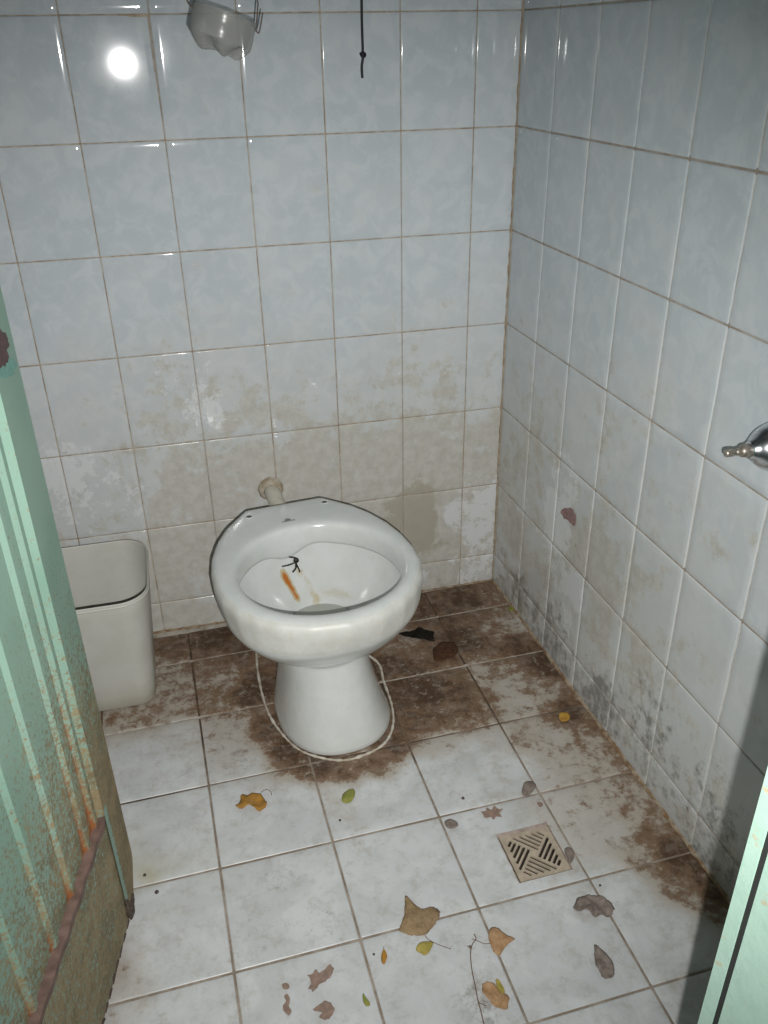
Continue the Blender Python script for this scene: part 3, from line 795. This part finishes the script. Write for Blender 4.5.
bm = bmesh.new(); box(bm, (jx + .0004, -1.4787, .0), (jx + .004, -1.4753, 2.0)); o = to_local(finish('groove_shade', bm, simple('black_groove_shade', (.012, .014, .013), .8, .2)), frame); o['label'] = 'dark strip standing in for the shade in the rebate'  # black strip filling the groove, paints in the gap's shadow line
jamb('jamb', [(hx, -1.463), (hx, -1.55), (hx - .065, -1.55), (hx - .065, -1.463)])
bm = bmesh.new(); box(bm, (hx, -1.55, 1.99), (jx, -1.463, 2.02)); to_local(finish('head', bm, M_jamb), frame)


# ------------------------------------------------------------------ chrome valve on the right wall
M_chrome = NT('worn_chrome').set(col=(.72, .74, .77), rough=.24, metal=1)
M_brass = simple('dull_spindle', (.42, .38, .33), .42, .25, 200, metal=.8)
VY, VZ = -.89, .767; wx = SK * .89
valve = empty('valve', V((wx, VY, VZ)), 'chrome shower valve without handle on the right wall, bare spindle sticking out', 'valve')
def lathe(name, prof, mat, n=32, ry=1):
    """prof: (distance out of the wall, radius)"""
    bm = bmesh.new(); rg = [[V((-d, math.cos(k * 2 * math.pi / n) * r_, math.sin(k * 2 * math.pi / n) * r_)) for k in range(n)] for d, r_ in prof]
    loft(bm, rg, cap0=True, cap1=True); bmesh.ops.recalc_face_normals(bm, faces=bm.faces)
    o = finish(name, bm, mat, valve); return o
esc = lathe('escutcheon', [(.0005, .034), (.002, .0355), (.006, .0352), (.014, .0345), (.022, .0325), (.029, .0300), (.036, .0265), (.042, .0222), (.047, .0175), (.050, .0135), (.054, .0120), (.0555, .0092)], M_chrome)
lathe('gland_nut', [(.054, .0090), (.060, .0092), (.066, .0080), (.068, .0062)], M_brass, 8)
sp = lathe('spindle', [(.064, .0050), (.074, .0048), (.0745, .0042), (.078, .0042), (.0785, .0052), (.087, .0052), (.089, .0044), (.0895, .0030)], M_brass, 20)
sp['label'] = 'bare splined spindle'


# ------------------------------------------------------------------ hanging things
ceil = 2.4
M_cord = simple('black_cord', (.010, .009, .014), .6, .3, 300)
cp = V(on_back(362, 20, -.05)); 
cord = empty('pull_cord', V((cp.x, cp.y, ceil)), 'thin black pull cord with a knot hanging before the back wall', 'cord')
b1 = V(on_back(363, 55, -.05)); b2 = V(on_back(362.5, 78, -.05))
bm = bmesh.new(); tube(bm, catmull([(cp.x, cp.y, ceil), (cp.x - .002, cp.y, 1.8), (cp.x + .001, cp.y, 1.4), cp, b1, b1.lerp(b2, .5) + V((-.0015, 0, 0)), b2], 6), .0022, 8); to_local(finish('string', bm, M_cord), cord)
bm = bmesh.new()
kn = [V((math.cos(t) * .0040, math.sin(t) * .0040, math.sin(t) * .0022 + math.cos(2 * t) * .0012)) + b1 for t in np.linspace(0, 2 * math.pi, 40)]
tube(bm, kn, .0022, 8); bmesh.ops.create_icosphere(bm, subdivisions=2, radius=.0050, matrix=Matrix.Translation(b1) @ Matrix.Diagonal((.95, .95, 1.25, 1))); to_local(finish('knot', bm, M_cord), cord)

# cut-off bottle base hung on a wire
tp = NT('cloudy_clear_plastic'); n = tp.noise(30, 5)
tp.set(col=(.72, .72, .70), rough=.22, spec=.6)
mixn = tp.n.new('ShaderNodeMixShader'); tr = tp.n.new('ShaderNodeBsdfTransparent'); tr.inputs[0].default_value = (.84, .845, .84, 1)
fr = tp.n.new('ShaderNodeFresnel'); fr.inputs[0].default_value = 1.5
tp.t.links.new(tp.math('ADD', .20, tp.math('MULTIPLY', tp.smooth(n, .4, .7), .12)), mixn.inputs[0])
tp.t.links.new(tr.outputs[0], mixn.inputs[1]); tp.t.links.new(tp.b.outputs[0], mixn.inputs[2]); tp.t.links.new(mixn.outputs[0], tp.out.inputs[0])
M_pet = tp.m
M_wire = simple('rusty_wire', (.11, .08, .065), .5, .4, 200, metal=.4)
HY = -.30
pl = V(on_back(194, -2, HY)); prr = V(on_back(256, 26, HY)); mid = (pl + prr) / 2; Rb = (pl - prr).length / 2
cup = empty('plastic_cup', mid, 'cloudy clear bottle bottom hung tilted on a wire before the back wall', 'cup')
tilt = math.atan2(-(prr.z - pl.z), (prr.x - pl.x)) * .82
RM = Matrix.Rotation(tilt, 3, 'Y')
bm = bmesh.new(); rg = []
n = 80; Hc = .058
for k in range(26):
    t = k / 25
    ring = []
    for j in range(n):
        a = j * 2 * math.pi / n; lobe = .5 + .5 * math.cos(5 * a + .6)
        if t < .55:
            h_ = -t / .55 * Hc * .62; r_ = Rb * (1 - .01 * t + .006 * math.sin(t * 20))
        else:
            q = (t - .55) / .45; r_ = Rb * .985 * math.cos(q * math.pi / 2) ** .75 + .0001
            base_ = math.sin(q * math.pi / 2)
            foot = math.exp(-((q - .62) / .22) ** 2)
            h_ = -Hc * .62 - Hc * .26 * base_ - Hc * .12 * foot * lobe + (Hc * .12 * (1 - lobe) * math.sin(min(1, q * 1.1) * math.pi))
        ring.append(RM @ V((math.cos(a) * r_, math.sin(a) * r_, h_)))
    rg.append(ring)
loft(bm, rg); o = finish('bottle_base', bm, M_pet, cup)
so = o.modifiers.new('t', 'SOLIDIFY'); so.thickness = .0006
bm = bmesh.new()
L_ = RM @ V((-Rb - .0012, 0, -.004)); R_ = RM @ V((Rb + .0012, 0, -.006)); top = V((0, 0, ceil - mid.z))
tube(bm, catmull([R_ + V((-.006, 0, .006)), R_ + V((.0, 0, -.004)), R_ + V((.004, 0, -.004)), R_ + V((.011, 0, .020))], 6), .0010, 8)
tube(bm, catmull([R_ + V((-.001, 0, -.003)), R_ + V((.004, 0, .026)), R_ + V((.004, 0, .045)), top * .15 + V((Rb * .75, 0, 0)), top * .5 + V((.01, 0, 0)), top], 6), .0010, 8)
tube(bm, catmull([L_ + V((.004, 0, .004)), L_ + V((-.001, 0, -.004)), L_ + V((-.008, 0, .008)), L_ + V((-.009, 0, .03)), top * .15 + V((-Rb * .75, 0, 0)), top * .5 + V((-.01, 0, 0)), top], 6), .0010, 8)
finish('wire_handle', bm, M_wire, cup)


# ------------------------------------------------------------------ floor drain
DM = [V(fmap(a, b)) for a, b in ((DR[0], DR[3]), (DR[1], DR[3]), (DR[1], DR[2]), (DR[0], DR[2]))]   # TL TR BR BL
dc = sum(DM, V()) / 4; dc.z = -.004
drain = empty('floor_drain', dc, 'square tan floor drain grate with diagonal slots set in the floor tiles', 'drain')
ea = (DM[1] - DM[0] + DM[2] - DM[3]) / 4; eb = (DM[3] - DM[0] + DM[2] - DM[1]) / 4
M_grate = simple('tan_grate_plastic', (.43, .36, .28), .5, .15, 60, bump=.1)
M_pitm = simple('drain_pit', (.05, .04, .03), .9, .3, 60); M_dmort = grout_mat('drain_mortar', (.38, .31, .27), (.24, .19, .16), 50)
def GP(a, b, z): p = dc + ea * a + eb * b; return V((p.x, p.y, z))
# pit
bm = bmesh.new(); k = 1.02
t0 = [bm.verts.new(GP(a * k, b * k, -.0012)) for a, b in ((-1, -1), (1, -1), (1, 1), (-1, 1))]; t1 = [bm.verts.new(GP(a * k, b * k, -.05)) for a, b in ((-1, -1), (1, -1), (1, 1), (-1, 1))]
for i in range(4): bm.faces.new((t0[i], t1[i], t1[(i + 1) % 4], t0[(i + 1) % 4]))
bm.faces.new(t1); to_local(finish('pit', bm, M_pitm), drain)
# mortar bed between tile and grate
bm = bmesh.new(); rnd = random.Random(5)
def sq(kx0, kx1, ky0, ky1, z, n=8, j=0):
    pts = [(kx0 + (kx1 - kx0) * i / n, ky0) for i in range(n)] + [(kx1, ky0 + (ky1 - ky0) * i / n) for i in range(n)] + [(kx1 - (kx1 - kx0) * i / n, ky1) for i in range(n)] + [(kx0, ky1 - (ky1 - ky0) * i / n) for i in range(n)]
    return [GP(a + rnd.uniform(-j, j), b + rnd.uniform(-j, j), z + rnd.uniform(-.0004, .0004) * (j > 0)) for a, b in pts]
loft(bm, [sq(-1.025, 1.025, -1.025, 1.025, .0005), sq(-1.0, 1.0, -1.0, 1.0, .0002, 8, .012), sq(-.94, .97, -.90, .96, -.003, 8, .01), sq(-.9, .93, -.84, .93, -.012)], smooth=False)
bmesh.ops.recalc_face_normals(bm, faces=bm.faces)
to_local(finish('mortar_bed', bm, M_dmort), drain)
# grate with slots cut through
bm = bmesh.new(); gx0, gx1, gy0, gy1 = -.93, .955, -.87, .95
a = [bm.verts.new(GP(x, y, -.0005)) for x, y in ((gx0, gy0), (gx1, gy0), (gx1, gy1), (gx0, gy1))]; b = [bm.verts.new(GP(x, y, -.0040)) for x, y in ((gx0, gy0), (gx1, gy0), (gx1, gy1), (gx0, gy1))]
bm.faces.new(a); bm.faces.new(b[::-1])
for i in range(4): bm.faces.new((a[i], b[i], b[(i + 1) % 4], a[(i + 1) % 4]))
bmesh.ops.recalc_face_normals(bm, faces=bm.faces)
grate = finish('grate', bm, M_grate)
bm = bmesh.new()
def slot(bm, p, q, wd):
    p, q = V(p), V(q); t = (q - p).normalized() * .012; nn = V((-t.y, t.x)).normalized() * wd
    pts = [p + nn, p - nn, q - nn, q + nn]
    a = [bm.verts.new(GP(x.x, x.y, .004)) for x in pts]; b = [bm.verts.new(GP(x.x, x.y, -.012)) for x in pts]
    fs = [bm.faces.new(a), bm.faces.new(b[::-1])] + [bm.faces.new((a[i], b[i], b[(i + 1) % 4], a[(i + 1) % 4])) for i in range(4)]
    bmesh.ops.recalc_face_normals(bm, faces=fs)
for r_ in range(4):
    for dl in (.30, .54, .78, 1.02, 1.24):
        p = (-.77 + dl, -.77); q = ((.10 + dl) / 2, (.10 - dl) / 2)
        for _ in range(r_): p = (-p[1], p[0]); q = (-q[1], q[0])
        slot(bm, (p[0] + .01, p[1] + .04), (q[0] + .01, q[1] + .04), .047)
cut = finish('cut', bm, M_grate)
md = grate.modifiers.new('b', 'BOOLEAN'); md.object = cut; md.operation = 'DIFFERENCE'; md.solver = 'EXACT'
dg = bpy.context.evaluated_depsgraph_get(); dg.update()
gm = bpy.data.meshes.new_from_object(grate.evaluated_get(dg)); grate.modifiers.clear(); grate.data = gm
bpy.data.objects.remove(cut, do_unlink=True); to_local(grate, drain)


# ------------------------------------------------------------------ fallen leaves and litter on the floor
def leaf_mat(name, a, b, vein=(.3, .22, .12)):
    t = NT(name); n = t.noise(90, 6, .7); n2 = t.noise(350, 4, .7)
    c = t.mix(t.smooth(n, .38, .62), a, b); c = t.mix(t.math('MULTIPLY', t.smooth(n2, .58, .66), .5), c, vein)
    t.bump(n2, .4, .001); return t.set(col=c, rough=.65, spec=.18)
ML = dict(tan=leaf_mat('dry_tan_leaf', (.31, .22, .125), (.21, .145, .08)), yel=leaf_mat('yellow_leaf', (.42, .33, .09), (.30, .26, .06)), peach=leaf_mat('peach_leaf', (.44, .28, .16), (.34, .20, .10)),
          grey=leaf_mat('grey_dead_leaf', (.25, .21, .185), (.16, .13, .115)), green=leaf_mat('green_leaf', (.20, .24, .05), (.28, .27, .08)), black=leaf_mat('wet_black_leaf', (.006, .006, .004), (.014, .011, .008), (.02, .012, .008)),
          brown=leaf_mat('wet_brown_leaf', (.05, .022, .012), (.085, .038, .018)), orange=leaf_mat('orange_leaf', (.40, .20, .035), (.30, .17, .05)), amber=leaf_mat('amber_leaf', (.5, .30, .06), (.42, .22, .04)))
def blade(pts, h=.004, curl=.002, mat=None, per=5, z0=.0012, seed=0, edge=.0):
    """leaf surface from its outline (spots on the floor), domed and gently curled"""
    ring = [V((p[0], p[1], 0)) for p in (on_floor(*q, .002) for q in pts)]
    ring = catmull(ring, per, True); n = len(ring); c = sum(ring, V()) / n
    ring = [c + (p - c) * (1 + .08 * mnoise.noise(V((p.x * 330, p.y * 330, seed)))) for p in ring]
    size = max((p - c).length for p in ring)
    bm = bmesh.new(); rr_ = []
    lv = (1, .85, .68, .5, .32, .15)
    for k in lv:
        row = []
        for p in ring:
            q = c.lerp(p, k); z = z0 + h * (1 - k ** 2) + edge * (k ** 3)
            z += curl * (mnoise.noise(V((q.x * 60 + seed * 3.1, q.y * 60, 0))) + .5) * (.4 + k)
            row.append(bm.verts.new((q.x, q.y, max(z, .0011))))
        rr_.append(row)
    ct = bm.verts.new((c.x, c.y, z0 + h + curl * .3))
    for a, b in zip(rr_, rr_[1:]):
        for i in range(n): bm.faces.new((a[i], a[(i + 1) % n], b[(i + 1) % n], b[i])).smooth = True
    for i in range(n): bm.faces.new((rr_[-1][i], rr_[-1][(i + 1) % n], ct)).smooth = True
    bmesh.ops.recalc_face_normals(bm, faces=bm.faces)
    geo = bm.faces[:]
    return bm, c, mat
def leaf(label, pts, mat, stem=None, h=.004, curl=.0025, stemr=.0006, group=None, seed=0, edge=0, midrib=None, name='fallen_leaf'):
    bm, c, _ = blade(pts, h, curl, mat, seed=seed, edge=edge)
    if stem or midrib:
        root = empty(name, V((c.x, c.y, .001)), label, 'leaf', group)
        o = finish('blade', bm, ML[mat]); md = o.modifiers.new('t', 'SOLIDIFY'); md.thickness = .0005; md.offset = 1
        to_local(o, root)
        if stem:
            b2 = bmesh.new(); sp_ = [V((*on_floor(q[0], q[1], .003)[:2], q[2] if len(q) > 2 else .0022)) for q in stem]
            tube(b2, catmull(sp_, 5), stemr, 6); to_local(finish('stem', b2, M_stem), root)
        return root
    o = finish(name, bm, ML[mat]); md = o.modifiers.new('t', 'SOLIDIFY'); md.thickness = .0005; md.offset = 1
    o.data.transform(Matrix.Translation((-c.x, -c.y, 0))); o.location = (c.x, c.y, 0)
    return tag(o, label, 'leaf', group)
M_stem = simple('leaf_stem', (.16, .10, .065), .6, .3, 300)
leaf('large tan triangular leaf with a long stem, nearest the bottom of the floor', [(405.5, 896), (411, 901), (417, 907), (424, 909.5), (431, 907), (438, 909), (440, 914), (437, 922), (430, 930), (424, 935.5), (417, 936), (408, 935), (399, 931), (401, 925), (404, 915), (405, 904)], 'tan', stem=[(424, 934, .004), (428, 939, .003), (438, 944, .002), (451, 948.5, .002)], h=.004, seed=1)
leaf('small yellow leaf touching the stem of the large tan leaf', [(416, 950), (420, 944), (427, 941.5), (433, 943), (431, 949), (426, 956), (421, 953.5)], 'yel', h=.003, seed=2)
leaf('peach heart-shaped leaf with a thin stem, right of the thin twig', [(489, 931), (492, 928), (498, 928.5), (503, 933), (509, 937), (515, 939.5), (509, 944), (504, 949), (500, 955.5), (495, 954), (491, 947), (488.5, 939)], 'peach', stem=[(491, 943.5, .003), (484, 943, .002), (477, 940, .0018), (472, 938.5, .002)], h=.004, seed=3)
leaf('wrinkled orange-tan leaf lying near the bottom edge beside the twig', [(482, 986), (488, 984.5), (494, 986), (499, 991), (506, 996), (508.5, 1002), (507, 1010), (501, 1010.5), (494, 1007), (488, 1001), (483, 995)], 'peach', h=.004, curl=.006, seed=4)
leaf('slim yellow leaf leaning on the wrinkled orange-tan leaf', [(496, 981.5), (499, 982), (504, 990), (504, 995), (500, 993), (496.5, 988)], 'yel', h=.005, edge=.004, seed=5)
leaf('tiny red and green leaf left of the large tan leaf', [(384, 950), (387, 955), (386.5, 960), (384, 965), (381.5, 961), (381.5, 955)], 'orange', stem=[(384, 951), (383.5, 946)], h=.002, stemr=.0004, seed=6)
leaf('tiny green leaf by the bottom edge, left of the twig', [(363, 994), (366, 998), (370, 1004), (369, 1007), (365.5, 1006), (363, 1000)], 'green', h=.002, seed=7)
leaf('curled grey-brown leaf beside the floor drain, on the lower right', [(573, 911), (576, 901), (583, 898), (591, 898.5), (600, 901), (608, 905), (614, 912), (610, 918), (602, 919), (592, 917), (583, 915)], 'grey', h=.007, curl=.010, seed=8)
leaf('grey-brown pointed leaf lying farthest down on the right', [(594, 947.5), (599, 951), (606, 955), (611, 962), (614.5, 972), (612, 979), (606, 980), (599, 974), (595, 966), (594, 956)], 'grey', h=.006, curl=.009, seed=9)
leaf('dark grey leaf stub tucked at the right corner of the floor drain', [(565, 849), (570, 848), (574, 853), (573, 860), (570, 864), (567, 858), (565, 853)], 'grey', h=.004, seed=10)
leaf('small grey-brown leaf on the floor line above the drain', [(523, 786), (527, 781.5), (533, 781.5), (535.5, 786), (533, 792), (527, 797), (522, 794)], 'grey', h=.004, seed=11)
leaf('little grey leaf on the tile corner left of the drain', [(445, 821), (450, 819.5), (456, 821.5), (458, 826), (454, 829.5), (448, 829), (445, 825)], 'grey', h=.003, seed=12)
leaf('curled yellow-brown leaf with hooked stem in front of the toilet foot', [(236, 808), (240, 802), (242, 796), (250, 795), (257, 794.5), (263, 798), (267, 804), (266, 810), (259, 813), (254, 810), (250, 807), (243, 809)], 'orange', stem=[(259, 798, .006), (262, 793, .006), (267, 791, .007), (271, 793, .006), (271.5, 796, .005)], h=.006, curl=.006, seed=13)
leaf('small oval green leaf on the floor right before the toilet foot', [(342, 799), (343, 794), (348, 790.5), (354, 789.5), (355, 795), (352, 801), (347, 803.5), (342, 802)], 'green', h=.003, seed=14)
leaf('black wet pointed leaf on the brown tile right of the toilet', [(398, 635), (404, 633), (411, 632), (416, 630), (420, 628), (425, 629.5), (429, 631.5), (434, 633), (433, 637), (435, 641), (428, 640.5), (420, 640), (410, 638), (403, 637)], 'black', stem=[(432, 638, .003), (437, 642, .003), (442, 645, .003)], h=.006, curl=.005, stemr=.001, seed=15)
leaf('dark brown round wet leaf beside the black pointed leaf', [(433, 652), (438, 645), (445, 642), (453, 642.5), (458, 648), (456, 655), (449, 659), (441, 662), (435, 660)], 'brown', h=.006, curl=.004, seed=16)
leaf('tiny amber leaf piece on the stained tile near the right wall', [(559, 715), (562, 712.5), (568, 713), (570, 718), (567, 722), (561, 721)], 'amber', h=.002, seed=17)
leaf('tiny green leaf bit in the far corner by the right wall', [(508, 608), (511, 606.5), (514, 608.5), (513, 611.5), (509, 611)], 'green', h=.003, seed=18)

# thin twig
bm = bmesh.new(); tw_ = [(474, 934), (476, 939), (472, 945), (470.5, 955), (472, 970), (475, 985), (478, 1000), (481, 1012), (484, 1024), (487, 1036)]
tube(bm, catmull([V((*on_floor(a, b, .002)[:2], .0018 + .001 * (i % 2))) for i, (a, b) in enumerate(tw_)], 5), .0008, 6)
for a, b in (((470.5, 948), (467, 946)), ((478, 1002), (486, 1006))):
    tube(bm, [V((*on_floor(*a, .002)[:2], .002)), V((*on_floor(*b, .002)[:2], .0024))], .0006, 6)
bmesh.ops.create_icosphere(bm, subdivisions=1, radius=.0025, matrix=Matrix.Translation(V((*on_floor(470, 947, .002)[:2], .0026))))
o = finish('twig', bm, M_stem); tag(o, 'thin long brown twig running to the bottom edge of the floor', 'twig')

# chips where the glaze has come off (thin crusts on the tile, as seen)
M_chip = simple('bare_clay_chip', (.26, .18, .145), .85, .2, 120)
def ffl(px, py, l): return V(on_floor(px, py, .0012 + l))
def chip(pts, surf=ffl, mat=None, lift_=.0006, per=2): return patch('chip', pts, lift_, mat or M_chip, 4, surf)
chips = [([(307, 975), (312, 974), (316, 969), (319, 973), (324, 970), (329, 965), (333, 969), (331, 976), (326, 981), (320, 983), (315, 990), (309, 988), (311, 981)], 'jagged brown bare spot on the front tile, largest of its upper pair'),
         ([(313, 1010), (319, 1005), (326, 1001), (331, 1004), (335, 1009), (332, 1016), (326, 1020), (319, 1017), (322, 1012)], 'brown bare spot nearest the bottom edge of the floor'),
         ([(282, 985), (286, 982.5), (290, 986), (288, 989), (283, 989)], 'smallest brown bare spot, left of the jagged one'),
         ([(284, 996), (288, 995), (290, 1000), (289, 1006), (292, 1011), (289, 1015), (284, 1013), (283, 1006), (286, 1001)], 'narrow upright brown bare spot on the front tile'),
         ([(482, 812), (486, 811), (487, 807), (491, 810), (494, 806), (498, 809), (502, 809), (500, 813), (502, 817), (496, 816), (494, 819), (490, 817), (485, 818)], 'star-shaped brown bare spot just above the floor drain'),
         ([(537, 803), (541, 802), (543, 805), (540, 807)], 'tiny brown bare spot by the grout line above the drain')]
for pts, lab in chips:
    o = chip(pts); o.name = 'glaze_chip'; tag(o, lab, 'glaze chip', 'bare spots on the floor tiles')
def rwl(px, py, l): return V(on_right(px, py)) + nr * (.0012 + l)
M_pink = simple('bare_red_clay', (.27, .17, .165), .85, .3, 150)
o = patch('glaze_chip', [(562, 511), (566, 508), (571, 507.5), (575, 512), (577, 519), (576, 525), (572, 524), (568, 520), (564, 518)], .0006, M_pink, 3, rwl); tag(o, 'reddish bare spot on the lower right wall', 'glaze chip')
# dark crumbs and grit
M_grit = simple('dark_grit', (.07, .055, .045), .8, .3, 200)
for (px, py, s_, lab) in ((157, 893, .0035, 'dark crumb on the front left tile by the door'), (340, 821, .0022, 'black crumb below the small green leaf'), (463, 799, .003, 'black crumb on the tile between drain and toilet'), (600, 886, .0022, 'dark crumb right below the drain corner'),
                      (374, 955, .002, 'dark crumb left of the tiny red and green leaf'), (145, 876, .003, 'dark crumb against the rusty door edge'), (272, 728, .004, 'dark crumb on the stain beside the toilet foot')):
    p = on_floor(px, py, 0); bm = bmesh.new(); bmesh.ops.create_icosphere(bm, subdivisions=2, radius=s_)
    for v in bm.verts: v.co *= 1 + .5 * mnoise.noise(v.co * 400 + V((px, py, 0))); v.co.z *= .6
    zm = min(v.co.z for v in bm.verts)
    for v in bm.verts: v.co.z -= zm
    o = finish('crumb', bm, M_grit, smooth=True); o.location = (p[0], p[1], .0006); tag(o, lab, 'crumb', 'crumbs on the floor')
